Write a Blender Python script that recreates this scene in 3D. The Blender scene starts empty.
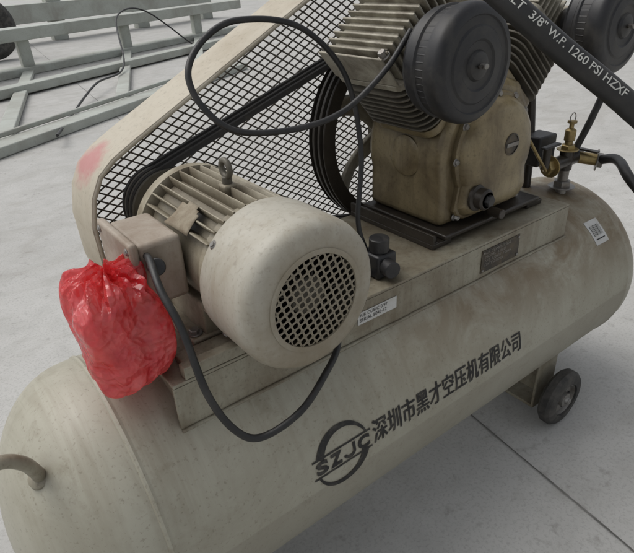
import bpy, bmesh, math, random
from mathutils import Vector, Matrix, noise
random.seed(4)
S=bpy.context.scene
V=Vector
GZ=-0.3577
# ---------------------------------------------------------------- materials
def nmat(name):
    m=bpy.data.materials.new(name); m.use_nodes=True
    nt=m.node_tree; nt.nodes.clear()
    out=nt.nodes.new('ShaderNodeOutputMaterial'); p=nt.nodes.new('ShaderNodeBsdfPrincipled')
    nt.links.new(p.outputs[0],out.inputs[0])
    return m,nt,p,out
def N(nt,t,**k):
    n=nt.nodes.new(t)
    for a,b in k.items(): setattr(n,a,b)
    return n
def noise_n(nt,scale,detail=6,rough=.6,vec=None,dist=0):
    n=N(nt,'ShaderNodeTexNoise'); n.inputs['Scale'].default_value=scale; n.inputs['Detail'].default_value=detail
    n.inputs['Roughness'].default_value=rough; n.inputs['Distortion'].default_value=dist
    if vec: nt.links.new(vec,n.inputs['Vector'])
    return n
def ramp(nt,src,a,b,ca=(0,0,0,1),cb=(1,1,1,1)):
    r=N(nt,'ShaderNodeValToRGB'); r.color_ramp.elements[0].position=a; r.color_ramp.elements[1].position=b
    r.color_ramp.elements[0].color=ca; r.color_ramp.elements[1].color=cb
    nt.links.new(src,r.inputs[0]); return r.outputs[0]
def mix(nt,f,a,b,mode='MIX'):
    m=N(nt,'ShaderNodeMix',data_type='RGBA',blend_type=mode)
    if isinstance(f,(int,float)): m.inputs[0].default_value=f
    else: nt.links.new(f,m.inputs[0])
    for i,v in ((6,a),(7,b)):
        if isinstance(v,tuple): m.inputs[i].default_value=(*v[:3],1)
        else: nt.links.new(v,m.inputs[i])
    return m.outputs[2]
def mth(nt,op,a,b=0.):
    m=N(nt,'ShaderNodeMath',operation=op)
    for i,v in ((0,a),(1,b)):
        if isinstance(v,(int,float)): m.inputs[i].default_value=v
        else: nt.links.new(v,m.inputs[i])
    m.use_clamp = op in('MULTIPLY','ADD')
    return m.outputs[0]
def objco(nt,scale=None):
    t=N(nt,'ShaderNodeTexCoord')
    if not scale: return t.outputs['Object']
    m=N(nt,'ShaderNodeMapping'); m.inputs['Scale'].default_value=scale
    nt.links.new(t.outputs['Object'],m.inputs[0]); return m.outputs[0]
def bump(nt,p,h,strength=.3,dist=.002):
    b=N(nt,'ShaderNodeBump'); b.inputs['Strength'].default_value=strength; b.inputs['Distance'].default_value=dist
    nt.links.new(h,b.inputs['Height']); nt.links.new(b.outputs[0],p.inputs['Normal'])
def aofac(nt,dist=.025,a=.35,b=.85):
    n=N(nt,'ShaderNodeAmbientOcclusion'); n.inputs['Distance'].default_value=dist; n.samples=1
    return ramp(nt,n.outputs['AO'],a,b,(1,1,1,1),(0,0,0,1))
def paint(name,base,dirt,amt=.5,scale=9,rough=.5,metal=0,bmp=.15,speck=.25,var=.15,ao=0,streak=0):
    m,nt,p,o=nmat(name); co=objco(nt)
    n1=noise_n(nt,scale,5,.65,co,.4); n2=noise_n(nt,scale*22,2,.6,co); n3=noise_n(nt,scale*.35,2,.5,co)
    b2=tuple(c*(1-var*1.6) for c in base)
    c=mix(nt,n3.outputs[0],base,b2)
    f=ramp(nt,n1.outputs[0],.60-.35*amt,.80-.2*amt)
    c=mix(nt,mth(nt,'MULTIPLY',f,min(1,amt+.2)),c,dirt)
    if streak:
        st=noise_n(nt,1,5,.65,objco(nt,(45,45,5)),.6).outputs[0]
        c=mix(nt,mth(nt,'MULTIPLY',ramp(nt,st,.46,.7),streak),c,dirt)
    s=ramp(nt,n2.outputs[0],.56,.74)
    c=mix(nt,mth(nt,'MULTIPLY',s,speck),c,tuple(d*.5 for d in dirt))
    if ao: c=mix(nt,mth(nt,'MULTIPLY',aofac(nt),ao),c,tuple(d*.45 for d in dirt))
    nt.links.new(c,p.inputs['Base Color'])
    r=mth(nt,'ADD',mth(nt,'MULTIPLY',n1.outputs[0],.3),rough-.12)
    nt.links.new(r,p.inputs['Roughness']); p.inputs['Metallic'].default_value=metal
    if bmp: bump(nt,p,n2.outputs[0],bmp,.0007)
    return m
M={}
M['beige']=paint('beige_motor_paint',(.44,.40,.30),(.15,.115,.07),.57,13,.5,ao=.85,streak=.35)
M['cowl']=paint('cowl_paint',(.47,.445,.375),(.26,.215,.145),.48,7,.48,speck=.3,streak=.35)
M['guard']=paint('guard_paint',(.54,.49,.39),(.31,.25,.17),.45,5,.55,speck=.3,streak=.2)
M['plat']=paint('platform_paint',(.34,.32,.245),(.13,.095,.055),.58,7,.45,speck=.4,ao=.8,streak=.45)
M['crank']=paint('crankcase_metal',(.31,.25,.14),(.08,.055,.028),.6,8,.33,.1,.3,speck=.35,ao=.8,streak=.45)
M['alu']=paint('dirty_cast_aluminium',(.42,.39,.31),(.09,.07,.045),.6,16,.5,.1,.5)
M['iron']=paint('dirty_cast_iron',(.15,.135,.105),(.035,.027,.018),.52,14,.5,.2,.4)
M['grease']=paint('greasy_dark_iron',(.05,.042,.033),(.018,.014,.011),.5,16,.33,.2,.4)
M['black']=paint('black_plastic',(.014,.014,.016),(.08,.074,.062),.42,12,.45,0,.15,speck=.3)
M['rubber']=paint('black_rubber',(.014,.014,.014),(.055,.05,.045),.35,18,.45,0,.2,speck=.2)
M['dark']=paint('dark_interior',(.012,.012,.012),(.02,.018,.015),.3,10,.8,bmp=0)
M['belt']=paint('belt_rubber',(.03,.028,.026),(.09,.08,.065),.3,30,.7,bmp=0)
M['brass']=paint('brass',(.42,.32,.14),(.12,.085,.05),.5,30,.4,.7,.2)
M['steel']=paint('dull_steel',(.30,.29,.27),(.12,.08,.05),.45,25,.4,.6,.2)
M['mesh']=paint('mesh_steel',(.20,.185,.16),(.10,.08,.055),.5,10,.5,.1,0)
M['ink']=paint('black_stencil_ink',(.014,.0135,.013),(.13,.12,.10),.36,45,.6,bmp=0,speck=.3)
M['white']=paint('white_sticker',(.62,.62,.60),(.4,.37,.3),.4,30,.5,bmp=0)
M['plate']=paint('nameplate_dark',(.04,.034,.028),(.15,.115,.07),.5,30,.35,.4,bmp=0)
M['green']=paint('pale_green_paint',(.46,.485,.44),(.27,.26,.225),.5,2.5,.6,bmp=0)
M['hosetxt']=paint('hose_print',(.6,.6,.56),(.3,.3,.28),.4,60,.6,bmp=0)
M['tire']=paint('grey_tire',(.035,.034,.032),(.13,.12,.105),.5,20,.7,0,.3)
M['pinkbox']=paint('terminal_box_paint',(.43,.37,.30),(.22,.16,.11),.55,12,.5,streak=.3)
M['paper']=paint('old_metal_label',(.34,.295,.215),(.15,.105,.06),.6,25,.7,bmp=0,speck=.4)
def pinkguard():
    m=M['guard'].copy(); m.name='guard_paint_marked'; nt=m.node_tree
    p=[n for n in nt.nodes if n.type=='BSDF_PRINCIPLED'][0]
    l=p.inputs['Base Color'].links[0].from_socket
    co=objco(nt); d=N(nt,'ShaderNodeVectorMath',operation='DISTANCE'); nt.links.new(co,d.inputs[0]); d.inputs[1].default_value=(.135,.26,.53)
    n=noise_n(nt,28,5,.7,co)
    v=mth(nt,'ADD',d.outputs['Value'],mth(nt,'MULTIPLY',n.outputs[0],.09))
    f=ramp(nt,v,.07,.105,(.75,.75,.75,1),(0,0,0,1))
    c=mix(nt,f,l,(.47,.15,.16)); nt.links.new(c,p.inputs['Base Color']); return m
M['guardp']=pinkguard()
def dirtycowl():
    m=M['cowl'].copy(); m.name='cowl_paint_dusty_grille'; nt=m.node_tree
    p=[n for n in nt.nodes if n.type=='BSDF_PRINCIPLED'][0]
    l=p.inputs['Base Color'].links[0].from_socket
    co=objco(nt); d=N(nt,'ShaderNodeVectorMath',operation='DISTANCE'); nt.links.new(co,d.inputs[0]); d.inputs[1].default_value=(.267,-.276,.412)
    n=noise_n(nt,30,5,.7,co)
    v=mth(nt,'ADD',d.outputs['Value'],mth(nt,'MULTIPLY',n.outputs[0],.06))
    f=ramp(nt,v,.095,.145,(.8,.8,.8,1),(0,0,0,1))
    c=mix(nt,f,l,(.22,.185,.125)); 
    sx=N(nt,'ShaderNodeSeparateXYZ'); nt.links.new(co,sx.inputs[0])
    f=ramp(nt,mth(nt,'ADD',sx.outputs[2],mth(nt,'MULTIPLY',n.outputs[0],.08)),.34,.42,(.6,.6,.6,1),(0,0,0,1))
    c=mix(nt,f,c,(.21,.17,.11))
    nt.links.new(c,p.inputs['Base Color']); return m
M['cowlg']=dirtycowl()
def tankmat():
    m,nt,p,o=nmat('tank_paint'); co=objco(nt)
    base=mix(nt,noise_n(nt,2.2,3,.5,co).outputs[0],(.43,.415,.34),(.335,.32,.25))
    sx=N(nt,'ShaderNodeSeparateXYZ'); nt.links.new(co,sx.inputs[0])
    X,Y,Z=sx.outputs
    st=noise_n(nt,1,5,.65,objco(nt,(42,3,3)),.8).outputs[0]
    zr=ramp(nt,Z,-.02,.20)
    f=mth(nt,'MULTIPLY',ramp(nt,st,.46,.72),zr)
    base=mix(nt,mth(nt,'MULTIPLY',f,.42),base,(.18,.145,.09))
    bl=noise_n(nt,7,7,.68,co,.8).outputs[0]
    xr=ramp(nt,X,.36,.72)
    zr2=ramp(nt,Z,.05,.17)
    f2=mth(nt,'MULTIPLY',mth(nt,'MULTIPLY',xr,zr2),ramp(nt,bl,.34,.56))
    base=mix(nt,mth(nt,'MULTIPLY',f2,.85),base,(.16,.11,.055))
    f3=ramp(nt,noise_n(nt,4,6,.72,co,.8).outputs[0],.46,.66)
    base=mix(nt,mth(nt,'MULTIPLY',f3,.45),base,(.24,.215,.155))
    f4=ramp(nt,noise_n(nt,16,5,.75,co,.3).outputs[0],.56,.68)
    base=mix(nt,mth(nt,'MULTIPLY',f4,.35),base,(.20,.17,.115))
    sp=ramp(nt,noise_n(nt,170,2,.6,co).outputs[0],.60,.72)
    base=mix(nt,mth(nt,'MULTIPLY',sp,.4),base,(.14,.115,.075))
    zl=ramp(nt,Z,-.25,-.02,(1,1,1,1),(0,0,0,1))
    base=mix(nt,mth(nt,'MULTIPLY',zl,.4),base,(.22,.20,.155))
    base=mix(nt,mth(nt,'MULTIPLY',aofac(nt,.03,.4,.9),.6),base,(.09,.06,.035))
    nt.links.new(base,p.inputs['Base Color'])
    nt.links.new(mth(nt,'ADD',mth(nt,'MULTIPLY',bl,.4),.25),p.inputs['Roughness'])
    bump(nt,p,noise_n(nt,9,2,.5,co).outputs[0],.25,.004)
    return m
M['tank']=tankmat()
def groundmat():
    m,nt,p,o=nmat('concrete'); co=objco(nt)
    a=noise_n(nt,.8,5,.6,co,.3).outputs[0]; b=noise_n(nt,6,5,.65,co,.5).outputs[0]; c=noise_n(nt,120,2,.7,co).outputs[0]
    col=mix(nt,ramp(nt,a,.3,.7),(.49,.485,.465),(.41,.405,.385))
    col=mix(nt,mth(nt,'MULTIPLY',ramp(nt,b,.44,.72),.55),col,(.33,.325,.305))
    col=mix(nt,mth(nt,'MULTIPLY',ramp(nt,c,.5,.68),.4),col,(.25,.245,.23))
    w=noise_n(nt,1.7,7,.72,objco(nt,(1,2,1)),1.0).outputs[0]
    col=mix(nt,mth(nt,'MULTIPLY',ramp(nt,w,.52,.66),.4),col,(.30,.285,.255))
    w2=noise_n(nt,26,4,.6,co,.2).outputs[0]
    col=mix(nt,mth(nt,'MULTIPLY',ramp(nt,w2,.60,.72),.45),col,(.22,.21,.19))
    nt.links.new(col,p.inputs['Base Color']); p.inputs['Roughness'].default_value=.85
    bump(nt,p,c,.3,.002); return m
M['ground']=groundmat()
M['joint']=paint('joint_dark',(.13,.125,.115),(.30,.29,.27),.5,8,.9,bmp=0)
def bagmat():
    m=bpy.data.materials.new('red_plastic_film'); m.use_nodes=True; nt=m.node_tree; nt.nodes.clear()
    o=N(nt,'ShaderNodeOutputMaterial'); p=N(nt,'ShaderNodeBsdfPrincipled'); tl=N(nt,'ShaderNodeBsdfTranslucent'); tr=N(nt,'ShaderNodeBsdfTransparent')
    co=objco(nt); n=noise_n(nt,22,4,.6,co,.6).outputs[0]
    c=mix(nt,ramp(nt,n,.35,.7),(.68,.03,.045),(.84,.17,.16))
    nt.links.new(c,p.inputs['Base Color']); p.inputs['Roughness'].default_value=.16; p.inputs['Specular IOR Level'].default_value=.9
    p.inputs['Coat Weight'].default_value=.7; p.inputs['Coat Roughness'].default_value=.08
    tl.inputs[0].default_value=(.95,.10,.11,1); tr.inputs[0].default_value=(1,.42,.42,1)
    m1=N(nt,'ShaderNodeMixShader'); m1.inputs[0].default_value=.28; nt.links.new(p.outputs[0],m1.inputs[1]); nt.links.new(tl.outputs[0],m1.inputs[2])
    m2=N(nt,'ShaderNodeMixShader'); nt.links.new(mth(nt,'ADD',mth(nt,'MULTIPLY',ramp(nt,noise_n(nt,12,4,.6,co).outputs[0],.40,.62),.42),.04),m2.inputs[0])
    nt.links.new(m1.outputs[0],m2.inputs[1]); nt.links.new(tr.outputs[0],m2.inputs[2]); nt.links.new(m2.outputs[0],o.inputs[0])
    w=noise_n(nt,16,2,.5,co); 
    ad=N(nt,'ShaderNodeVectorMath',operation='MULTIPLY_ADD'); nt.links.new(w.outputs['Color'],ad.inputs[0]); ad.inputs[1].default_value=(.05,.05,.05); nt.links.new(co,ad.inputs[2])
    v1=N(nt,'ShaderNodeTexVoronoi'); v1.inputs['Scale'].default_value=34; v2=N(nt,'ShaderNodeTexVoronoi'); v2.inputs['Scale'].default_value=85
    for v in(v1,v2): nt.links.new(ad.outputs[0],v.inputs['Vector'])
    h=N(nt,'ShaderNodeMath',operation='MULTIPLY_ADD'); nt.links.new(v2.outputs['Distance'],h.inputs[0]); h.inputs[1].default_value=.4; nt.links.new(v1.outputs['Distance'],h.inputs[2])
    bump(nt,p,h.outputs[0],.75,.012)
    return m
M['bag']=bagmat()
# ---------------------------------------------------------------- geometry helpers
def root(name):
    e=bpy.data.objects.new(name,None); e.empty_display_size=.1; S.collection.objects.link(e); return e
def mk(name,verts,faces,mat,parent=None,sharp=35,bev=0,solid=0):
    me=bpy.data.meshes.new(name); me.from_pydata([tuple(v) for v in verts],[],faces); me.validate()
    bm=bmesh.new(); bm.from_mesh(me); bmesh.ops.recalc_face_normals(bm,faces=bm.faces); bm.to_mesh(me); bm.free()
    me.materials.append(M[mat] if isinstance(mat,str) else mat)
    me.shade_smooth(); me.set_sharp_from_angle(angle=math.radians(sharp))
    o=bpy.data.objects.new(name,me); S.collection.objects.link(o)
    if parent: o.parent=parent
    if solid:
        s=o.modifiers.new('s','SOLIDIFY'); s.thickness=solid; s.offset=0
    if bev:
        b=o.modifiers.new('b','BEVEL'); b.width=bev; b.segments=3; b.limit_method='ANGLE'; b.angle_limit=math.radians(40); b.harden_normals=False
    return o
def frame(ax):
    ax=V(ax).normalized(); h=V((0,0,1)) if abs(ax.z)<.9 else V((1,0,0))
    a=ax.cross(h).normalized(); b=ax.cross(a).normalized(); return ax,a,b
def lathe(name,o,ax,prof,mat,parent=None,seg=64,sharp=35,**k):
    ax,a,b=frame(ax); o=V(o); vs=[];fs=[]
    for r,s in prof:
        for i in range(seg):
            t=2*math.pi*i/seg; vs.append(o+ax*s+(a*math.cos(t)+b*math.sin(t))*max(r,1e-5))
    for j in range(len(prof)-1):
        for i in range(seg):
            i2=(i+1)%seg; fs.append((j*seg+i,j*seg+i2,(j+1)*seg+i2,(j+1)*seg+i))
    return mk(name,vs,fs,mat,parent,sharp,**k)
def cyl(name,a,b,r,mat,parent=None,seg=24,bev=.0,r2=None):
    a=V(a);b=V(b);L=(b-a).length; r2=r if r2 is None else r2
    e=min(.0015,r*.2)
    return lathe(name,a,b-a,[(0,0),(r-e,0),(r,e),(r2,L-e),(r2-e,L),(0,L)],mat,parent,seg)
def hexbolt(name,a,ax,r,h,mat,parent):
    ax,u,w=frame(ax); a=V(a); vs=[];fs=[]
    for s,rr in ((0,r),(h*.85,r),(h,r*.85)):
        for i in range(6):
            t=math.pi/3*i; vs.append(a+ax*s+(u*math.cos(t)+w*math.sin(t))*rr)
    for j in range(2):
        for i in range(6): fs.append((j*6+i,j*6+(i+1)%6,(j+1)*6+(i+1)%6,(j+1)*6+i))
    fs.append(tuple(range(12,18)))
    mk(name,vs,fs,mat,parent)
    cyl(name+'_washer',a-ax*.001,a+ax*.002,r*1.5,mat,parent,16)
def box(name,lo,hi,mat,parent=None,bev=.003,rot=None,piv=None):
    x0,y0,z0=lo;x1,y1,z1=hi
    vs=[V(v) for v in ((x0,y0,z0),(x1,y0,z0),(x1,y1,z0),(x0,y1,z0),(x0,y0,z1),(x1,y0,z1),(x1,y1,z1),(x0,y1,z1))]
    if rot is not None:
        pv=V(piv) if piv else sum(vs,V())/8
        vs=[pv+rot@(v-pv) for v in vs]
    return mk(name,vs,[(0,3,2,1),(4,5,6,7),(0,1,5,4),(1,2,6,5),(2,3,7,6),(3,0,4,7)],mat,parent,bev=bev)
def cr(pts,n=12):
    P=[V(p) for p in pts]; P=[P[0]*2-P[1]]+P+[P[-1]*2-P[-2]]; out=[]
    for i in range(1,len(P)-2):
        for k in range(n):
            t=k/n;a,b,c,d=P[i-1:i+3]
            out.append(.5*((2*b)+(c-a)*t+(2*a-5*b+4*c-d)*t*t+(3*b-a-3*c+d)*t**3))
    out.append(P[-2]); return out
def tube(name,pts,r,mat,parent=None,seg=14,n=12,smooth=True,cap=True):
    P=cr(pts,n) if smooth else [V(p) for p in pts]
    vs=[];fs=[]; prev=None
    for i,p in enumerate(P):
        t=(P[min(i+1,len(P)-1)]-P[max(i-1,0)]).normalized()
        if prev is None: a=t.cross(V((.3,.2,1))).normalized()
        else: a=(prev-t*prev.dot(t)).normalized()
        prev=a; b=t.cross(a)
        for k in range(seg):
            q=2*math.pi*k/seg; vs.append(p+(a*math.cos(q)+b*math.sin(q))*r)
    for j in range(len(P)-1):
        for k in range(seg):
            k2=(k+1)%seg; fs.append((j*seg+k,j*seg+k2,(j+1)*seg+k2,(j+1)*seg+k))
    if cap: fs.append(tuple(range(seg))[::-1]); fs.append(tuple((len(P)-1)*seg+k for k in range(seg)))
    return mk(name,vs,fs,mat,parent,50)
def prism(name,poly,y0,y1,mat,parent=None,bev=.004,sharp=35):
    n=len(poly); vs=[(x,y0,z) for x,z in poly]+[(x,y1,z) for x,z in poly]
    fs=[tuple(range(n)),tuple(range(n,2*n))[::-1]]+[(i,(i+1)%n,n+(i+1)%n,n+i) for i in range(n)]
    return mk(name,vs,fs,mat,parent,sharp,bev=bev)
def arc(cx,cz,r,a0,a1,n=10):
    return [(cx+r*math.cos(math.radians(a0+(a1-a0)*i/n)),cz+r*math.sin(math.radians(a0+(a1-a0)*i/n))) for i in range(n+1)]
def textmesh(body,size,sx=1.,strip=.006,off=0):
    c=bpy.data.curves.new('t','FONT'); c.body=body; c.size=size; c.align_x='LEFT'; c.resolution_u=3; c.offset=size*off
    o=bpy.data.objects.new('t',c); S.collection.objects.link(o); bpy.context.view_layer.update()
    dg=bpy.context.evaluated_depsgraph_get(); me=bpy.data.meshes.new_from_object(o.evaluated_get(dg))
    bpy.data.objects.remove(o); bm=bmesh.new(); bm.from_mesh(me)
    bmesh.ops.triangulate(bm,faces=bm.faces)
    if len(bm.verts):
        lo=min(v.co.y for v in bm.verts);hi=max(v.co.y for v in bm.verts); y=lo+strip
        while y<hi:
            bmesh.ops.bisect_plane(bm,geom=bm.verts[:]+bm.edges[:]+bm.faces[:],plane_co=(0,y,0),plane_no=(0,1,0)); y+=strip
    vs=[(v.co.x*sx,v.co.y) for v in bm.verts]; bm.verts.index_update(); fs=[tuple(v.index for v in f.verts) for f in bm.faces]
    bm.free(); return vs,fs
# ---------------------------------------------------------------- ground
def sheet(name,x0,x1,y0,y1,z,mat,parent=None):
    return mk(name,[(x0,y0,z),(x1,y0,z),(x1,y1,z),(x0,y1,z)],[(0,1,2,3)],mat,parent)
g=sheet('ground',-150,150,-150,150,GZ,'ground')
jr=root('ground_joints')
def joint(nm,p,q,w=.006):
    p=V((*p,GZ+.004));q=V((*q,GZ+.004)); d=(q-p).normalized(); n=V((-d.y,d.x,0))
    K=int((q-p).length/.04); vs=[];fs=[]
    for i in range(K+1):
        c=p.lerp(q,i/K)+n*.003*noise.noise(V((i*.15,p.x,0))); ww=w*(.8+.9*abs(noise.noise(V((i*.4,p.x,5)))))
        vs+= [c+n*ww*.5,c-n*ww*.5]
    for i in range(K): fs.append((2*i,2*i+1,2*i+3,2*i+2))
    mk(nm,vs,fs,'joint',jr)
for k in (-1,0,1):
    x=.965+k*8.0; joint('joint_long_%d'%k,(x-.141*12,-12),(x+.141*30,30),.0045)
# ---------------------------------------------------------------- compressor
A=root('air_compressor')
R=.25;L=1.343
prof=[]
for i in range(0,17):
    e=math.pi/2*(1-i/16); prof.append((R*math.cos(e),-.022-.172*math.sin(e)))
prof+=[(R,-.004),(R+.0025,-.002),(R+.003,.002),(R+.0008,.006),(R,.008)]
prof+=[(R,L*.25),(R,L*.5),(R,L*.75),(R,L-.008),(R+.0025,L-.003),(R+.0025,L+.003),(R,L+.006)]
for i in range(0,17):
    e=math.pi/2*i/16; prof.append((R*math.cos(e),L+.02+.118*math.sin(e)))
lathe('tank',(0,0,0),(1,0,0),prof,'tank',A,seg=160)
# platform
PF,PB,XL,XR,ZT=-.155,.165,.08,1.139,.282
box('platform_top',(XL,PF,ZT-.006),(XR,PB,ZT),'plat',A,.002)
box('platform_front',(XL,PF+.0003,.188),(XR,PF+.006,ZT-.0062),'plat',A,.001)
box('platform_back',(XL,PB-.006,.18),(XR,PB-.0003,ZT-.0062),'plat',A,.001)
for nm,x in (('left',XL+.012),('right',XR-.018)):
    box('platform_end_'+nm,(x,PF+.0062,.2),(x+.006,PB-.0062,ZT-.0062),'plat',A,.001)
tube('platform_weld',[(XL+i*.053,PF-.001,.194+random.uniform(-.0015,.0015)) for i in range(21)],.004,'plat',A,8,3)
# ---- tank lettering
def bend(vs,x0,th0,Rt,rot=0):
    out=[]
    for u,v in vs:
        th=th0+v/R; out.append((x0+u,-Rt*math.cos(th),Rt*math.sin(th)))
    return out
TH=math.radians(12.2)
vs,fs=textmesh('深圳市黑才空压机有限公司',.05)
w=max(v[0] for v in vs)-min(v[0] for v in vs) if vs else 1
h0=min(v[1] for v in vs);h1=max(v[1] for v in vs)
vs=[(u*.455/w,(v-(h0+h1)/2)*.050/(h1-h0)) for u,v in vs]
for k,(du,dv) in enumerate(((0,0),(.0012,.0004),(-.0012,-.0004))):
    mk('tank_lettering_%d'%k,bend([(u+du,v+dv) for u,v in vs],.402,TH,R+.0008+.00012*k),fs,'ink',A)
def flat_logo():
    vv=[];ff=[]
    def ring(a0,a1,w0,w1,r=.062,n=40):
        b=len(vv)
        for i in range(n+1):
            t=i/n; a=math.radians(a0+(a1-a0)*t); w=w0+(w1-w0)*t
            vv.append(((r)*math.cos(a),r*math.sin(a))); vv.append(((r-w)*math.cos(a),(r-w)*math.sin(a)))
        for i in range(n): ff.append((b+2*i,b+2*i+1,b+2*i+3,b+2*i+2))
    ring(20,163,.004,.018); ring(200,345,.004,.018)
    for y in (.0185,-.0185):
        b=len(vv); vv.extend([(-.068,y-.0018),(.068,y-.0018),(.068,y+.0018),(-.068,y+.0018)]); ff.append((b,b+1,b+2,b+3))
    for ch,x0,x1 in (('S',-.062,-.035),('Z',-.031,-.003),('C',.034,.063)):
        t,f=textmesh(ch,.044,off=.045)
        a0=min(q[0] for q in t);a1=max(q[0] for q in t);b0=min(q[1] for q in t);b1=max(q[1] for q in t)
        b=len(vv); vv.extend([(x0+(q[0]-a0)*(x1-x0)/(a1-a0),-.0135+(q[1]-b0)*.027/(b1-b0)) for q in t]); ff.extend([tuple(i+b for i in q) for q in f])
    path=[(.0255,.0135),(.0255,-.004)]+[(.0145+.011*math.cos(math.radians(a)),-.004-.0075*math.sin(math.radians(a))) for a in range(15,181,15)]
    b=len(vv)
    for i,(x,y) in enumerate(path):
        q=path[min(i+1,len(path)-1)];o=path[max(i-1,0)]; tx,ty=q[0]-o[0],q[1]-o[1]; l=math.hypot(tx,ty); vv.extend([(x-ty/l*.0032,y+tx/l*.0032),(x+ty/l*.0032,y-tx/l*.0032)])
    for i in range(len(path)-1): ff.append((b+2*i,b+2*i+1,b+2*i+3,b+2*i+2))
    return vv,ff
vv,ff=flat_logo()
mk('tank_logo',bend(vv,.330,math.radians(11),R+.0012),ff,'ink',A)
def bent_patch(nm,xc,th,w,h,mat,off,rot=0):
    vs=[];n=8
    for j in range(n+1):
        for i in range(2):
            u=(i-.5)*w;v=(j/n-.5)*h; c,s=math.cos(rot),math.sin(rot); u,v=u*c-v*s,u*s+v*c
            t=th+v/R; vs.append((xc+u,-(R+off)*math.cos(t),(R+off)*math.sin(t)))
    mk(nm,vs,[(2*j,2*j+1,2*j+3,2*j+2) for j in range(n)],mat,A)
bent_patch('tank_sticker',1.262,math.radians(45),.058,.068,'white',.0008)
for k in range(9): bent_patch('tank_sticker_bar_%d'%k,1.243+k*.0048,math.radians(45)+.004/R,.0012+.0014*(k%3==0),.03,'ink',.0013)
bent_patch('tank_sticker_line',1.262,math.radians(45)-.020/R,.04,.003,'ink',.0013)
def front_plate(nm,xc,zc,w,h,mat,y=PF-.0015):
    box(nm,(xc-w/2,y,zc-h/2),(xc+w/2,y+.0014,zc+h/2),mat,A,.0004)
front_plate('label',.495,.243,.10,.026,'white')
def plate_text(nm,body,size,x0,z0,mat,y,xs=1):
    t,f=textmesh(body,size,xs)
    mk(nm,[(x0+u,y,z0+v) for u,v in t],f,mat,A)
plate_text('label_text','AIR CUBIC 0.97\nSERIAL 8043-12',.0105,.449,.2465,'ink',PF-.0022)
front_plate('nameplate',.872,.236,.135,.055,'plate')
plate_text('nameplate_text','AIR COMPRESSOR\nMODEL  1.05/8\nNO. 120437  7.5kW\nDATE 2012.06',.0098,.815,.2525,'steel',PF-.0022,1.15)
for sx in(-1,1):
    for sz in(-1,1): cyl('nameplate_rivet',(.872+sx*.062,PF-.004,.236+sz*.022),(.872+sx*.062,PF-.001,.236+sz*.022),.003,'steel',A,10)
# ---- legs and wheels
WR=.084
def wheel(x,y,nm):
    r=WR
    lathe(nm+'_tire',(x,y+.022,GZ+r),(0,-1,0),[(.050,0),(.066,.001),(.077,.004),(.084,.012),(.084,.031),(.077,.040),(.066,.043),(.050,.044),(.049,.038),(.049,.006),(.050,0)],'tire',A,56)
    lathe(nm+'_hub',(x,y+.016,GZ+r),(0,-1,0),[(0,0),(.050,.0),(.050,.032),(.045,.034),(.042,.024),(.022,.021),(.020,.036),(.011,.038),(.009,.044),(0,.045)],'steel',A,40)
    for k in range(5):
        a=k*2*math.pi/5; p=V((x+.032*math.cos(a),y-.0065,GZ+r+.032*math.sin(a))); cyl(nm+'_hub_hole',p,p+V((0,-.002,0)),.007,'dark',A,14)
for x in (1.12,.06):
    for s in (-1,1):
        yy=s*.235
        wheel(x+.006,yy,'wheel')
        zb=GZ+WR
        box('leg_plate',(x-.045,s*.185-.004,-.32),(x+.045,s*.185+.004,-.13),'plat',A,.003)
        box('leg_gusset',(x-.004,min(s*.09,s*.1805),-.29),(x+.004,max(s*.09,s*.1805),-.17),'plat',A,.001)
        cyl('axle',(x+.006,s*.15,zb),(x+.006,s*.266,zb),.009,'steel',A)
    box('leg_crossbar',(x-.035,-.1805,-.328),(x+.035,.1805,-.318),'plat',A,.002)
tube('tank_pipe',[(-.118,-.088,.170),(-.124,-.100,.205),(-.136,-.113,.240),(-.162,-.12,.262),(-.22,-.125,.262),(-.36,-.14,.24),(-.5,-.15,.12),(-.58,-.15,-.1),(-.6,-.15,GZ+.02),(-.8,.1,GZ+.012)],.0100,'plat',A)
lathe('tank_pipe_boss',(-.117,-.085,.166),V((-.012,-.018,.06)),[(.0,0),(.018,0),(.018,.016),(.015,.020),(.010,.022)],'plat',A,32)
# ---------------------------------------------------------------- motor
mx,mz=.267,.412
MY=lambda y:(mx,y,mz)
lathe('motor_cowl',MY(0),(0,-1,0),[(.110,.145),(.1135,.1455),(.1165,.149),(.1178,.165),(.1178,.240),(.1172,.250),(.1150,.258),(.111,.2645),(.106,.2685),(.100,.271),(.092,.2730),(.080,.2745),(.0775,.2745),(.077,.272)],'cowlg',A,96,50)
def grille():
    vs=[];fs=[]; p=.0112
    n=8
    for j in range(-n,n+1):
        for i in range(-n,n+1):
            cx=i*p; cz=j*p
            if math.hypot(cx,cz)>.0735: continue
            b=len(vs)
            H=p/2*1.001; 
            outer=[(H,-H*.4),(H,H*.4),(H*.4,H),(-H*.4,H),(-H,H*.4),(-H,-H*.4),(-H*.4,-H),(H*.4,-H)]
            h=p/2*.76; inner=[(h,-h*.6),(h,h*.6),(h*.6,h),(-h*.6,h),(-h,h*.6),(-h,-h*.6),(-h*.6,-h),(h*.6,-h)]
            cor=[(H,H),(-H,H),(-H,-H),(H,-H)]
            ca,sa=math.cos(.35),math.sin(.35)
            for u,v in outer+inner+cor:
                u+=cx;v+=cz; vs.append((mx+u*ca-v*sa,-.2738,mz+u*sa+v*ca))
            for k in range(8): fs.append((b+k,b+(k+1)%8,b+8+(k+1)%8,b+8+k))
            for k,(q,w) in enumerate(((1,2),(3,4),(5,6),(7,0))): fs.append((b+q,b+16+k,b+w))
    return mk('motor_grille',vs,fs,'cowlg',A,solid=.0016)
grille()
lathe('motor_grille_rim',MY(0),(0,-1,0),[(.079,.2742),(.079,.2765),(.0715,.2765),(.0715,.273)],'cowlg',A,96)
lathe('motor_cowl_inner',MY(0),(0,-1,0),[(.11,.20),(0,.20)],'dark',A,48)
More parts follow.
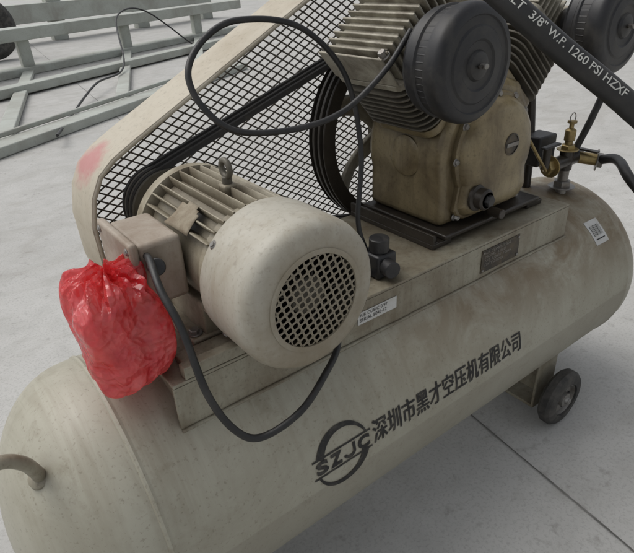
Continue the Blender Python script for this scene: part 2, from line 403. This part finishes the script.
for k in range(9):
    a=k*2*math.pi/9; r=Matrix.Rotation(a,3,'Y'); box('motor_fan_blade_%d'%k,(mx+.03,-.258,mz-.0015),(mx+.085,-.212,mz+.0015),'grease',A,0,r,MY(-.235))
cyl('motor_fan_hub',MY(-.2),MY(-.256),.03,'iron',A)
for a in (40,140,220,320):
    ca,sa=math.cos(math.radians(a)),math.sin(math.radians(a)); hexbolt('cowl_screw',(mx+ca*.117,-.158,mz+sa*.117),(ca,0,sa),.0045,.004,'steel',A)
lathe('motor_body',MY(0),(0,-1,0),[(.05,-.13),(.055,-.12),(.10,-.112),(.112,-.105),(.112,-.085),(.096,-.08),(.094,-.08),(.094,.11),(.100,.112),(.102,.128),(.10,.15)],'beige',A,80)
vs=[];fs=[]
nr=34
for k in range(nr):
    a=2*math.pi*(k+.5)/nr; ca,sa=math.cos(a),math.sin(a)
    if ca<-.83 and abs(sa)<.5: continue
    rx,rz=ca,sa; tx,tz=-sa,ca
    b=len(vs)
    for y in (-.138,.082):
        for r,w in ((.090,.0034),(.111,.0018),(.1125,0.0006)):
            for s in (-1,1): vs.append((mx+rx*r+tx*w*s,y,mz+rz*r+tz*w*s))
    q=b+6
    for i in ((0,2),(2,4)): fs.append((b+i[0],b+i[1],q+i[1],q+i[0])); fs.append((b+i[0]+1,q+i[0]+1,q+i[1]+1,b+i[1]+1))
    fs.append((b+4,b+5,q+5,q+4)); fs.append((b,b+1,b+3,b+5,b+4,b+2)); fs.append((q,q+2,q+4,q+5,q+3,q+1))
mk('motor_ribs',vs,fs,'beige',A)
for s in(-1,1):
    box('motor_foot_rail',(mx+s*.088-.03,-.09,ZT+.0004),(mx+s*.088+.03,.075,ZT+.016),'beige',A,.004)
    box('motor_foot_web',(mx+s*.078-.014,-.085,ZT+.012),(mx+s*.078+.014,.07,ZT+.075),'beige',A,.004)
    for y in(-.07,.055): hexbolt('motor_foot_bolt',(mx+s*.105,y,ZT+.017),(0,0,1),.009,.008,'steel',A)
box('motor_slide_rail',(mx-.155,-.125,ZT+.0004),(mx+.165,-.094,ZT+.012),'plat',A,.002)
box('motor_slide_rail_front',(mx-.165,-.1545,ZT+.0004),(mx+.06,-.135,ZT+.022),'plat',A,.002)
box('eye_bolt_boss',(mx-.012,-.062,mz+.095),(mx+.012,-.038,mz+.116),'beige',A,.004)
cyl('eye_bolt_stem',(mx,-.05,mz+.11),(mx,-.05,mz+.128),.008,'iron',A)
tube('eye_bolt_ring',[(mx,-.05+.013*math.cos(t*math.pi/6),mz+.140+.013*math.sin(t*math.pi/6)) for t in range(13)],.005,'iron',A,10,4)
# small riveted rating plate, bent at one corner
vs=[];fs=[];n=8
for j in range(n+1):
    for i in range(n+1):
        a=math.radians(122+i*3.0); y=-.08+j*.0078
        rr=.1138+(.010*max(0,(i+j-12)/4)**1.5)
        vs.append((mx+rr*math.cos(a),y,mz+rr*math.sin(a)))
for j in range(n):
    for i in range(n):
        if i+j<2 or (i==0 and j>5): continue
        b=j*(n+1)+i; fs.append((b,b+1,b+n+2,b+n+1))
mk('motor_nameplate',vs,fs,'paper',A,solid=.0008)
box('terminal_box',(.098,-.07,.372),(.168,.055,.478),'pinkbox',A,.008)
box('terminal_box_lid',(.084,-.078,.364),(.0977,.063,.486),'pinkbox',A,.005)
for y in(-.066,.05):
    for z in(.377,.473): hexbolt('terminal_box_screw',(.0838,y,z),(-1,0,0),.004,.003,'steel',A)
cyl('cable_gland',(.12,-.07,.44),(.11,-.105,.455),.013,'black',A)
box('regulator_block',(.525,-.125,ZT+.0004),(.575,-.07,ZT+.05),'black',A,.006)
cyl('regulator_knob',(.55,-.1,ZT+.05),(.55,-.1,ZT+.078),.02,'black',A)
cyl('regulator_cap',(.545,-.125,ZT+.028),(.54,-.15,ZT+.028),.017,'black',A)
# ---- motor pulley, shaft, belts, flywheel
cyl('motor_shaft',MY(.12),MY(.27),.019,'steel',A)
px,pz,PR,mr=.90,.447,.242,.078
def groove(r,y0,w,n=3):
    pr=[(r*.5,0),(r-.002,0),(r,.002)]; g=w/n
    for k in range(n):
        s=k*g; pr+=[(r,s+.004),(r-.013,s+g*.3),(r-.013,s+g*.7),(r,s+g-.003)]
    pr+=[(r-.002,w),(r*.5,w)]; return pr
lathe('motor_pulley',(mx,.205,mz),(0,1,0),groove(mr,0,.06),'iron',A,64,25)
cyl('motor_pulley_disc',(mx,.21,mz),(mx,.26,mz),.045,'iron',A)
pr=[(PR-.035,0),(PR-.002,0),(PR,.002)]
for k in range(3): pr+=[(PR,k*.02+.004),(PR-.013,k*.02+.007),(PR-.013,k*.02+.013),(PR,k*.02+.017)]
pr+=[(PR-.002,.06),(PR-.035,.06),(PR-.037,.05),(PR-.037,.01),(PR-.035,0)]
lathe('flywheel_rim',(px,.205,pz),(0,1,0),pr,'grease',A,110,25)
lathe('flywheel_hub',(px,.195,pz),(0,1,0),[(0,0),(.04,0),(.045,.004),(.05,.07),(0,.07)],'iron',A,40)
for k in range(6):
    a=k*math.pi/3+.35; vs=[];fs=[]
    for j in range(9):
        t=j/8; r=.04+t*.17; aa=a+.35*t*t; w=.026+.012*abs(t-.5)
        for s,yy in ((-1,.222),(1,.248)):
            ca,sa=math.cos(aa),math.sin(aa); vs.append((px+ca*r-sa*w*s,yy,pz+sa*r+ca*w*s))
    for j in range(8): fs.append((2*j,2*j+1,2*j+3,2*j+2))
    mk('flywheel_spoke_%d'%k,vs,fs,'alu',A,solid=.01,bev=.003)
d=math.hypot(px-mx,pz-mz); base=math.atan2(pz-mz,px-mx)
for kb in range(3):
    rb,rs=PR-.004,mr-.004
    beta=math.acos((rb-rs)/d)
    a_big=base+math.pi-beta; a_big2=base+math.pi+beta-2*math.pi
    pts=[]; n=40
    for i in range(n+1):
        a=a_big+(a_big2-a_big)*i/n; pts.append((px+rb*math.cos(a),pz+rb*math.sin(a)))
    a0=a_big2;a1=a_big-2*math.pi
    for i in range(n+1):
        a=a0+(a1-a0)*i/n; pts.append((mx+rs*math.cos(a),mz+rs*math.sin(a)))
    P=pts; vs=[];fs=[];m=len(P); yc=.205+.01+kb*.02
    for i,(x,z) in enumerate(P):
        q=P[(i+1)%m];o=P[i-1]; tx,tz=q[0]-o[0],q[1]-o[1]; l=math.hypot(tx,tz); nx,nz=tz/l,-tx/l
        for wy,wn in ((-.0065,.005),(.0065,.005),(.004,-.005),(-.004,-.005)): vs.append((x+nx*wn,yc+wy,z+nz*wn))
    for i in range(m):
        b=i*4;c=((i+1)%m)*4
        for k in range(4): fs.append((b+k,b+(k+1)%4,c+(k+1)%4,c+k))
    mk('belt_%d'%kb,vs,fs,'belt',A,30)
# ---- belt guard
G=root('belt_guard'); G.parent=A
Y0,Y1=.185,.305
gp=[(.128,.235),(.108,.33),(.106,.42),(.118,.475),(.138,.512),(.168,.537),(.21,.560),(.78,.850),(.90,.885),(1.04,.86),(1.15,.77),(1.205,.63),(1.21,.45),(1.19,.33),(1.12,.235),(.95,.175),(.80,.165)]
n=len(gp); vs=[(x,Y0,z) for x,z in gp]+[(x,Y1,z) for x,z in gp]
mk('guard_rim',vs,[(i,(i+1)%n,n+(i+1)%n,n+i) for i in range(n)],'guardp',G,40,solid=.004,bev=.001)
cx=sum(p[0] for p in gp)/n; cz=sum(p[1] for p in gp)/n
def inset(k):
    out=[]
    for i in range(n):
        a=V(gp[i-1]);b=V(gp[i]);c=V(gp[(i+1)%n]); t=((b-a).normalized()+(c-b).normalized()).normalized()
        nn=V((-t.y,t.x)); 
        if nn.dot(V((cx,cz))-b)<0: nn=-nn
        q=b+nn*k; out.append((q.x,q.y))
    return out
ip=inset(.024)
vs=[(x,Y1-.003,z) for x,z in gp]+[(x,Y1-.003,z) for x,z in ip]
mk('guard_flange_back',vs,[(i,(i+1)%n,n+(i+1)%n,n+i) for i in range(n)],'guard',G,solid=.003)
ip2=inset(.007)
vs=[(x,Y0+.001,z) for x,z in gp]+[(x,Y0+.001,z) for x,z in ip2]
mk('guard_lip',vs,[(i,(i+1)%n,n+(i+1)%n,n+i) for i in range(n)],'guard',G,solid=.004)
ci=inset(.012)
vs=[];fs=[]
for fam,(sl,yy) in enumerate(((.58,Y1-.0065),(-.58,Y1-.0085))):
    pitch=.0185; c0=-1.2
    while c0<2.2:
        hits=[]
        for i in range(n):
            (xa,za),(xb,zb)=ci[i],ci[(i+1)%n]; fa=za-sl*xa-c0; fb=zb-sl*xb-c0
            if fa*fb<0: t=fa/(fa-fb); hits.append(xa+(xb-xa)*t)
        hits.sort()
        for h in range(0,len(hits)-1,2):
            x0,x1=hits[h],hits[h+1]; b=len(vs); w=.0019
            vs+=[(x0,yy,sl*x0+c0-w),(x1,yy,sl*x1+c0-w),(x1,yy,sl*x1+c0+w),(x0,yy,sl*x0+c0+w)]; fs.append((b,b+1,b+2,b+3))
        c0+=pitch
mk('guard_mesh',vs,fs,'mesh',G,solid=.0016)
box('guard_bracket',(.30,.166,.2),(.34,.30,.206),'plat',G,.001)
# ---------------------------------------------------------------- pump
cy0,cy1=-.075,.15
bx=.148
poly=[(px-bx,.306),(px+bx,.306),(px+bx,.36)]+arc(px,.45,.155,-18,40,8)+[(px+.095,.585),(px+.04,.60),(px-.04,.60),(px-.095,.585)]+arc(px,.45,.155,140,198,8)+[(px-bx,.36)]
prism('crankcase',poly,cy0,cy1,'crank',A,.016,40)
def dishprism(nm,poly,cx,cz,layers,mat):
    n=len(poly);vs=[];fs=[]
    for sc,y in layers:
        for x,z in poly: vs.append((cx+(x-cx)*sc,y,cz+(z-cz)*sc))
    for j in range(len(layers)-1):
        for i in range(n): fs.append((j*n+i,j*n+(i+1)%n,(j+1)*n+(i+1)%n,(j+1)*n+i))
    fs.append(tuple(range((len(layers)-1)*n,len(layers)*n)))
    return mk(nm,vs,fs,mat,A,30)
cov=arc(px,.455,.118,-30,210,30)+[(px-.112,.345),(px-.10,.328),(px-.08,.32),(px+.08,.32),(px+.10,.328),(px+.112,.345)]
dishprism('crankcase_cover',cov,px,.44,[(1.04,cy0+.001),(1.04,cy0-.010),(1.02,cy0-.013),(.98,cy0-.014),(.95,cy0-.022),(.90,cy0-.032),(.80,cy0-.040),(.6,cy0-.044),(.3,cy0-.046)],'crank')
for a in (35,62,90,118,145,180,0):
    x=px+.121*math.cos(math.radians(a)); z=.453+.121*math.sin(math.radians(a)); hexbolt('cover_bolt',(x,cy0-.011,z),(0,-1,0),.006,.006,'steel',A)
for x in(-.105,-.035,.035,.105): hexbolt('cover_bolt',(px+x,cy0-.004,.324),(0,-1,0),.006,.012,'steel',A)
lathe('emblem',(px+.015,cy0-.043,.470),(0,-1,0),[(0,0),(.024,0),(.024,.004),(.021,.005),(.021,.0035),(0,.0035)],'plate',A,32)
box('emblem_bar',(px-.004,cy0-.0495,.466),(px+.034,cy0-.0465,.474),'steel',A,.0005)
lathe('oil_plug',(px-.075,cy0-.036,.372),(0,-1,0),[(0,0),(.030,0),(.030,.006),(.023,.009),(.023,.026),(.019,.030),(0,.030)],'grease',A,32)
hexbolt('oil_plug_nut',(px-.075,cy0-.064,.372),(0,-1,0),.013,.012,'black',A)
cyl('oil_drain',(px-.015,cy0-.03,.322),(px-.015,cy0-.065,.322),.011,'grease',A)
box('pump_base',(px-.165,cy0-.035,ZT+.0125),(px+.175,cy1+.005,ZT+.0245),'grease',A,.004)
for s,x in((0,px-.20),(1,px+.135)):
    box('pump_rail_%d'%s,(x,-.105,ZT+.0004),(x+.06,.165-.004,ZT+.012),'grease',A,.002)
    for y in(-.09,-.02,.06,.13): hexbolt('rail_bolt',(x+.016,y,ZT+.012),(0,0,1),.009,.012,'grease',A)
box('pump_rail_upstand',(px-.2005,-.106,ZT+.0122),(px-.1945,.16,ZT+.034),'grease',A,.001)
lathe('breather_cap',(px-.145,.03,.45),(-1,0,.0),[(0,0),(.045,0),(.045,.008),(.038,.012),(.02,.014),(0,.014)],'crank',A,40)
def cylinder(side):
    ang=math.radians(41)*side; up=V((math.sin(ang),0,math.cos(ang))); rt=V((math.cos(ang),0,-math.sin(ang))); yv=V((0,1,0)); O=V((px,.03,pz))
    nm='cylinder_right_' if side>0 else 'cylinder_left_'
    lathe(nm+'barrel',O,up,[(.072,.10),(.072,.30),(0,.30)],'iron',A,40)
    def slab(name,s0,s1,hw,hy,mat,rr=.03,bev=.0015):
        pts=[]
        for qx,qy,a0 in ((hw-rr,hy-rr,0),(-hw+rr,hy-rr,90),(-hw+rr,-hy+rr,180),(hw-rr,-hy+rr,270)):
            for k in range(6):
                a=math.radians(a0+18*k); pts.append((qx+rr*math.cos(a),qy+rr*math.sin(a)))
        m=len(pts); vs=[O+up*s0+rt*a+yv*b for a,b in pts]+[O+up*s1+rt*a+yv*b for a,b in pts]
        mk(name,vs,[tuple(range(m)),tuple(range(m,2*m))]+[(i,(i+1)%m,m+(i+1)%m,m+i) for i in range(m)],mat,A,30,bev=bev)
    slab(nm+'flange',.145,.165,.085,.09,'crank',.03)
    for k in range(8): slab(nm+'fin_%d'%k,.175+k*.0145,.1795+k*.0145,.092,.098,'iron' ,.04,.001)
    slab(nm+'head_plate',.292,.306,.088,.095,'alu',.02)
    slab(nm+'head_core',.3062,.366,.066,.075,'alu',.02)
    for k in range(11):
        a=-.085+k*.017
        vs=[O+up*s+rt*(a+w)+yv*b for s in(.308,.376) for b in (-.09,.09) for w in(-.0022,.0022)]
        mk(nm+'head_fin_%d'%k,vs,[(0,1,3,2),(4,6,7,5),(0,4,5,1),(2,3,7,6),(0,2,6,4),(1,5,7,3)],'alu',A,bev=.0015)
    for a in(-.072,.072):
        for b in(-.08,.08):
            p=O+up*.378+rt*a+yv*b; hexbolt(nm+'head_bolt',p-up*.01,up,.008,.012,'steel',A)
for s in(-1,1): cylinder(s)
def filt(x,z,nm):
    F=root(nm); F.parent=A
    o=(x,-.10,z); k1=1.16
    pr=[(.03,-.03),(.035,0),(.060,.002),(.074,.008),(.078,.016),(.078,.030),(.081,.033),(.081,.038),(.078,.041),(.079,.060),(.083,.063),(.084,.068),(.084,.082),(.083,.088),(.079,.094),(.074,.097),(.068,.098),(.066,.0955),(.055,.0955),(.052,.098),(.036,.100),(.033,.097),(.022,.096),(.019,.101),(.012,.104),(0,.105)]
    lathe('filter_body',o,(0,-1,0),[(r*k1,s) for r,s in pr],'black',F,90,28)
    for k in range(48):
        a=k*math.pi/24
        cyl('filter_rib_%d'%k,V((x+.0895*math.cos(a),-.142,z+.0895*math.sin(a))),V((x+.0905*math.cos(a),-.160,z+.0905*math.sin(a))),.0018,'black',F,6)
    cyl('filter_stud',(x,-.20,z),(x,-.216,z),.005,'steel',F,14)
    box('filter_wing_nut',(x-.013,-.212,z-.003),(x+.013,-.206,z+.003),'grease',F,.002)
    cyl('filter_neck',(x,-.06,z),(x,-.1,z),.032,'grease',F)
filt(.678,.666,'air_filter'); filt(1.15,.685,'air_filter')
tube('intercooler_pipe',[(.70,.03,.78),(.76,.03,.87),(.90,.03,.89),(1.04,.03,.87),(1.12,.03,.78)],.013,'steel',A)
tube('discharge_pipe',[(1.17,.05,.66),(1.24,.07,.60),(1.265,.07,.48),(1.26,.05,.34),(1.25,.04,.24)],.012,'grease',A)
# ---- valve manifold
vx,vy=1.285,-.045
cyl('manifold_riser',(vx,vy,.24),(vx,vy,.315),.014,'steel',A)
hexbolt('manifold_nut',(vx,vy,.262),(0,0,1),.024,.018,'steel',A)
cyl('manifold_body',(vx-.075,vy,.335),(vx+.065,vy,.335),.018,'grease',A)
cyl('manifold_cross',(vx,vy,.31),(vx,vy,.365),.018,'grease',A)
hexbolt('manifold_top_nut',(vx,vy,.365),(0,0,1),.019,.014,'brass',A)
lathe('safety_valve',(vx,vy,.378),(0,0,1),[(.010,0),(.010,.01),(.014,.012),(.014,.038),(.010,.042),(.006,.044),(.006,.055),(.012,.057),(.012,.063),(0,.064)],'brass',A,24)
tube('safety_valve_ring',[(vx+.013*math.cos(t*math.pi/5),vy,.448+.013*math.sin(t*math.pi/5)) for t in range(11)],.0014,'steel',A,8,3)
hexbolt('manifold_end',(vx-.075,vy,.335),(-1,0,0),.02,.02,'brass',A)
cyl('manifold_elbow',(vx-.098,vy,.335),(vx-.098,vy,.39),.011,'grease',A)
box('valve_lever',(vx-.125,vy-.012,.39),(vx-.055,vy+.004,.396),'black',A,.002)
cyl('ball_valve',(vx+.045,vy,.335),(vx+.075,vy-.05,.33),.016,'brass',A)
hexbolt('ball_valve_nut',(vx+.072,vy-.047,.33),(.5,-.85,-.05),.02,.016,'steel',A)
box('ball_valve_lever',(vx+.04,vy-.06,.356),(vx+.056,vy+.015,.361),'grease',A,.001)
box('pressure_switch',(vx-.07,vy+.04,.32),(vx+.01,vy+.10,.40),'black',A,.006)
tube('copper_line',[(vx-.1,vy,.33),(vx-.13,vy-.02,.345),(vx-.16,vy,.40),(vx-.17,.02,.50),(vx-.14,.04,.58)],.004,'brass',A)
# ---------------------------------------------------------------- hoses and cables
H=root('air_hose')
hp=[(.86,.05,.85),(.74,.03,.93),(.58,-.10,.93),(.50,-.24,.855),(.520,-.352,.776),(.564,-.407,.720),(.633,-.481,.644),(.72,-.58,.53),(.82,-.68,.3),(.95,-.74,-.05),(1.08,-.78,-.30),(1.3,-.85,GZ+.02),(2.2,-1.2,GZ+.019)]
hr=.0160
hose=tube('hose_tube',hp,hr,'rubber',H,28,16)
def on_hose(vs,pts,s0,ref,r):
    P=cr(pts,16); acc=[0]
    for i in range(1,len(P)): acc.append(acc[-1]+(P[i]-P[i-1]).length)
    out=[]
    for u,v in vs:
        s=s0+u; i=max(j for j in range(len(acc)-1) if acc[j]<=s); t=(s-acc[i])/(acc[i+1]-acc[i]); c=P[i].lerp(P[i+1],t)
        Ta=(P[i+1]-P[max(i-1,0)]).normalized(); Tb=(P[min(i+2,len(P)-1)]-P[i]).normalized(); T=Ta.lerp(Tb,t).normalized()
        nn=(V(ref)-T*V(ref).dot(T)).normalized(); b=nn.cross(T)
        a=v/r; out.append(c+(nn*math.cos(a)+b*math.sin(a))*r)
    return out,acc,P
vs,fs=textmesh('SAE 100 R1AT  1 WIRE BELT  3/8" W.P. 1260 PSI HZXF',.0152,1.0,.004,off=.008)
hh=max(v[1] for v in vs); vs=[(u,v-hh/2) for u,v in vs]
P=cr(hp,16); s_vis=0
for i in range(1,4*16+1): s_vis+=(P[i]-P[i-1]).length
q,_,_=on_hose(vs,hp,s_vis-.163,(-.60,-.55,.55),hr+.0005)
mk('hose_lettering',q,fs,'hosetxt',H)
tube('outlet_hose',[(vx+.075,vy-.05,.33),(1.33,-.16,.35),(1.25,-.25,.325),(1.28,-.42,.18),(1.5,-.6,-.1),(1.8,-.7,GZ+.02),(2.6,-.6,GZ+.015)],.0125,'rubber',A)
tube('signal_hose',[(vx+.03,vy,.345),(1.325,-.075,.45),(1.34,-.09,.55),(1.31,-.08,.63),(1.25,-.05,.68),(1.20,-.02,.68)],.009,'rubber',A)
tube('signal_cable',[(.628,-.09,.72),(.56,-.10,.665),(.477,-.092,.612),(.391,-.082,.597),(.294,-.061,.606),(.252,-.033,.645),(.247,-.009,.694),(.293,.013,.735),(.360,.019,.754),(.463,.002,.735),(.543,-.015,.651),(.555,-.043,.519),(.526,-.066,.393),(.53,-.085,.33)],.0050,'rubber',A)
tube('power_cable',[(.11,-.07,.46),(.103,-.103,.465),(.092,-.155,.445),(.095,-.200,.400),(.100,-.236,.310),(.1205,-.2625,.251),(.1545,-.276,.226),(.2185,-.284,.242),(.285,-.261,.263),(.3415,-.225,.275),(.38,-.17,.295),(.42,-.13,ZT+.007),(.52,-.1,ZT+.01)],.0056,'rubber',A)
# ---------------------------------------------------------------- red bag over connector
def tri(x):
    x=x%1.; return abs(x-.5)*4-1
def bag():
    rnd=random.Random(11)
    bm=bmesh.new(); bmesh.ops.create_icosphere(bm,subdivisions=7,radius=1)
    c=V((.046,-.070,.366))
    folds=[]
    for k in range(26):
        n=V((rnd.gauss(0,1),rnd.gauss(0,1),rnd.gauss(0,.5))).normalized(); f=6+rnd.random()*13
        folds.append((n,f,rnd.random(),V((rnd.uniform(-1,1),rnd.uniform(-1,1),rnd.uniform(-1,1)))*.085,.05+rnd.random()*.04,.055/f))
    for k in range(50):
        n=V((rnd.gauss(0,1),rnd.gauss(0,1),rnd.gauss(0,.8))).normalized(); f=18+rnd.random()*26
        folds.append((n,f,rnd.random(),V((rnd.uniform(-1,1),rnd.uniform(-1,1),rnd.uniform(-1,1)))*.09,.03+rnd.random()*.03,.07/f))
    for v in bm.verts:
        d=v.co.normalized(); x,y,z=d
        sup=(abs(x)**4.6+abs(y)**4.6+abs(z)**3.8)**(-1/4.4)
        p=d*sup
        w=1-.10*max(0,p.z)-.06*max(0,-p.z)
        p=V((p.x*.064*w,p.y*.074*w,p.z*.090))
        disp=0
        wob=V((noise.noise(p*12),noise.noise(p*12+V((7,0,0))),noise.noise(p*12+V((0,7,0)))))*.014
        pp=p+wob
        for n,f,ph,ctr,rad,amp in folds:
            g=max(0,1-((p-ctr).length/rad)**2)
            if g>0: disp+=g*amp*tri(pp.dot(n)*f+ph)
        disp+=.006*noise.noise(p*12)
        a=math.atan2(p.y,p.x); gt=max(0,p.z/.092-.40)
        disp+=.014*gt*tri(a*1.25+.6*noise.noise(p*22))+.009*gt*tri(a*2.9+.4)
        v.co=c+p+d*disp+V((0,0,.014*gt*tri(a*1.7)))
    me=bpy.data.meshes.new('red_plastic_bag'); bm.to_mesh(me); bm.free(); me.materials.append(M['bag']); me.shade_smooth()
    me.set_sharp_from_angle(angle=math.radians(16))
    o=bpy.data.objects.new('red_plastic_bag',me); S.collection.objects.link(o)
bag()
box('limit_switch_body',(.02,-.11,.31),(.083,-.03,.42),'pinkbox',A,.01)
# ---------------------------------------------------------------- background : pale green steel frame
FR=root('steel_frame')
def beam(nm,p,q,w,h,z):
    p=V((*p,z));q=V((*q,z)); d=(q-p).normalized(); n=V((-d.y,d.x,0))*w/2; u=V((0,0,h))
    mk(nm,[p-n,p+n,q+n,q-n,p-n+u,p+n+u,q+n+u,q-n+u],[(0,1,2,3),(4,5,6,7),(0,1,5,4),(1,2,6,5),(2,3,7,6),(3,0,4,7)],'green',FR,bev=.01)
a0,a1=V((-2.4,2.35)),V((3.9,6.2)); b0,b1=V((-2.4,6.4)),V((6.6,10.9))
beam('rail_front',a0,a1,.22,.08,GZ+.002)
beam('rail_front_lip',a0+V((-.07,.11)),a1+V((-.07,.11)),.04,.04,GZ+.084)
beam('rail_back',b0,b1,.34,.16,GZ+.45)
beam('rail_back_low',b0,b1,.3,.1,GZ+.002)
for i in range(5):
    t=(i+.3)/5; p=a0.lerp(a1,t);q=b0.lerp(b1,t); beam('cross_%d'%i,p,q,.14,.055,GZ+.012)
    box('post_%d'%i,(q.x-.08,q.y-.08,GZ+.09),(q.x+.08,q.y+.08,GZ+.465),'green',FR,.01)
m0=a0.lerp(b0,.6);m1=a1.lerp(b1,.6); beam('rail_middle',m0,m1,.2,.1,GZ+.02)
c0,c1=V((-1,11.5)),V((8,15)); beam('rail_far',c0,c1,.5,.35,GZ+.4)
for i in range(5):
    q=c0.lerp(c1,i/4); box('far_post_%d'%i,(q.x-.15,q.y-.15,GZ+.001),(q.x+.15,q.y+.15,GZ+1.8),'green',FR,.01)
cb=root('loose_cable')
tube('cable_run',[(.9,3.95,GZ+.10),(1.3,5.0,GZ+.02),(1.9,6.0,GZ+.12),(2.6,7.0,GZ+.13),(3.2,8.6,GZ+.62),(3.9,9.2,GZ+.64),(4.6,8.9,GZ+.02)],.012,'rubber',cb,8)
def tyre(x,y,z,r):
    T=root('rubber_tyre')
    lathe('tread',(x,y,z),(.3,-1,.12),[(r*.55,0),(r*.8,-.02),(r*.97,.03),(r,.06),(r,.17),(r*.97,.2),(r*.8,.25),(r*.55,.23),(r*.5,.2),(r*.5,.03),(r*.55,0)],'tire',T,48)
tyre(1.62,10.6,GZ+.5,.5)
# ---------------------------------------------------------------- light, world, camera
w=bpy.data.worlds.new('World'); S.world=w; w.use_nodes=True; nt=w.node_tree
bg=nt.nodes['Background']; sky=nt.nodes.new('ShaderNodeTexSky'); sky.sky_type='NISHITA'; sky.sun_disc=False
el,az=math.radians(60),math.radians(125)
sky.sun_elevation=el; sky.air_density=1.0; sky.dust_density=4
sd=V((math.cos(el)*math.cos(az),math.cos(el)*math.sin(az),math.sin(el)))
sky.sun_rotation=math.atan2(sd.x,sd.y)
hs=nt.nodes.new('ShaderNodeHueSaturation'); hs.inputs['Saturation'].default_value=.2; hs.inputs['Value'].default_value=1.0
nt.links.new(sky.outputs[0],hs.inputs['Color']); nt.links.new(hs.outputs[0],bg.inputs[0]); bg.inputs[1].default_value=.15
l=bpy.data.lights.new('sun','SUN'); l.energy=.8; l.angle=math.radians(45); l.color=(1,.97,.92)
lo=bpy.data.objects.new('sun',l); S.collection.objects.link(lo); lo.rotation_euler=(-sd).to_track_quat('-Z','Y').to_euler()
cd=bpy.data.cameras.new('camera'); co=bpy.data.objects.new('camera',cd); S.collection.objects.link(co); S.camera=co
yaw,pit,rol,f=.9396,.5048,-.0504,.938*600
F=V((math.cos(yaw)*math.cos(pit),math.sin(yaw)*math.cos(pit),-math.sin(pit))); r=F.cross(V((0,0,1))).normalized(); u=r.cross(F)
r2=r*math.cos(rol)+u*math.sin(rol); u2=-r*math.sin(rol)+u*math.cos(rol)
m=Matrix((r2,u2,-F)).transposed().to_4x4(); m.translation=V((-.1294,-.8202,.8237)); co.matrix_world=m
cd.sensor_width=36; cd.lens=f/634*36; cd.clip_start=.01; cd.clip_end=500
S.view_settings.view_transform='Standard'; S.view_settings.look='None'; S.view_settings.exposure=0
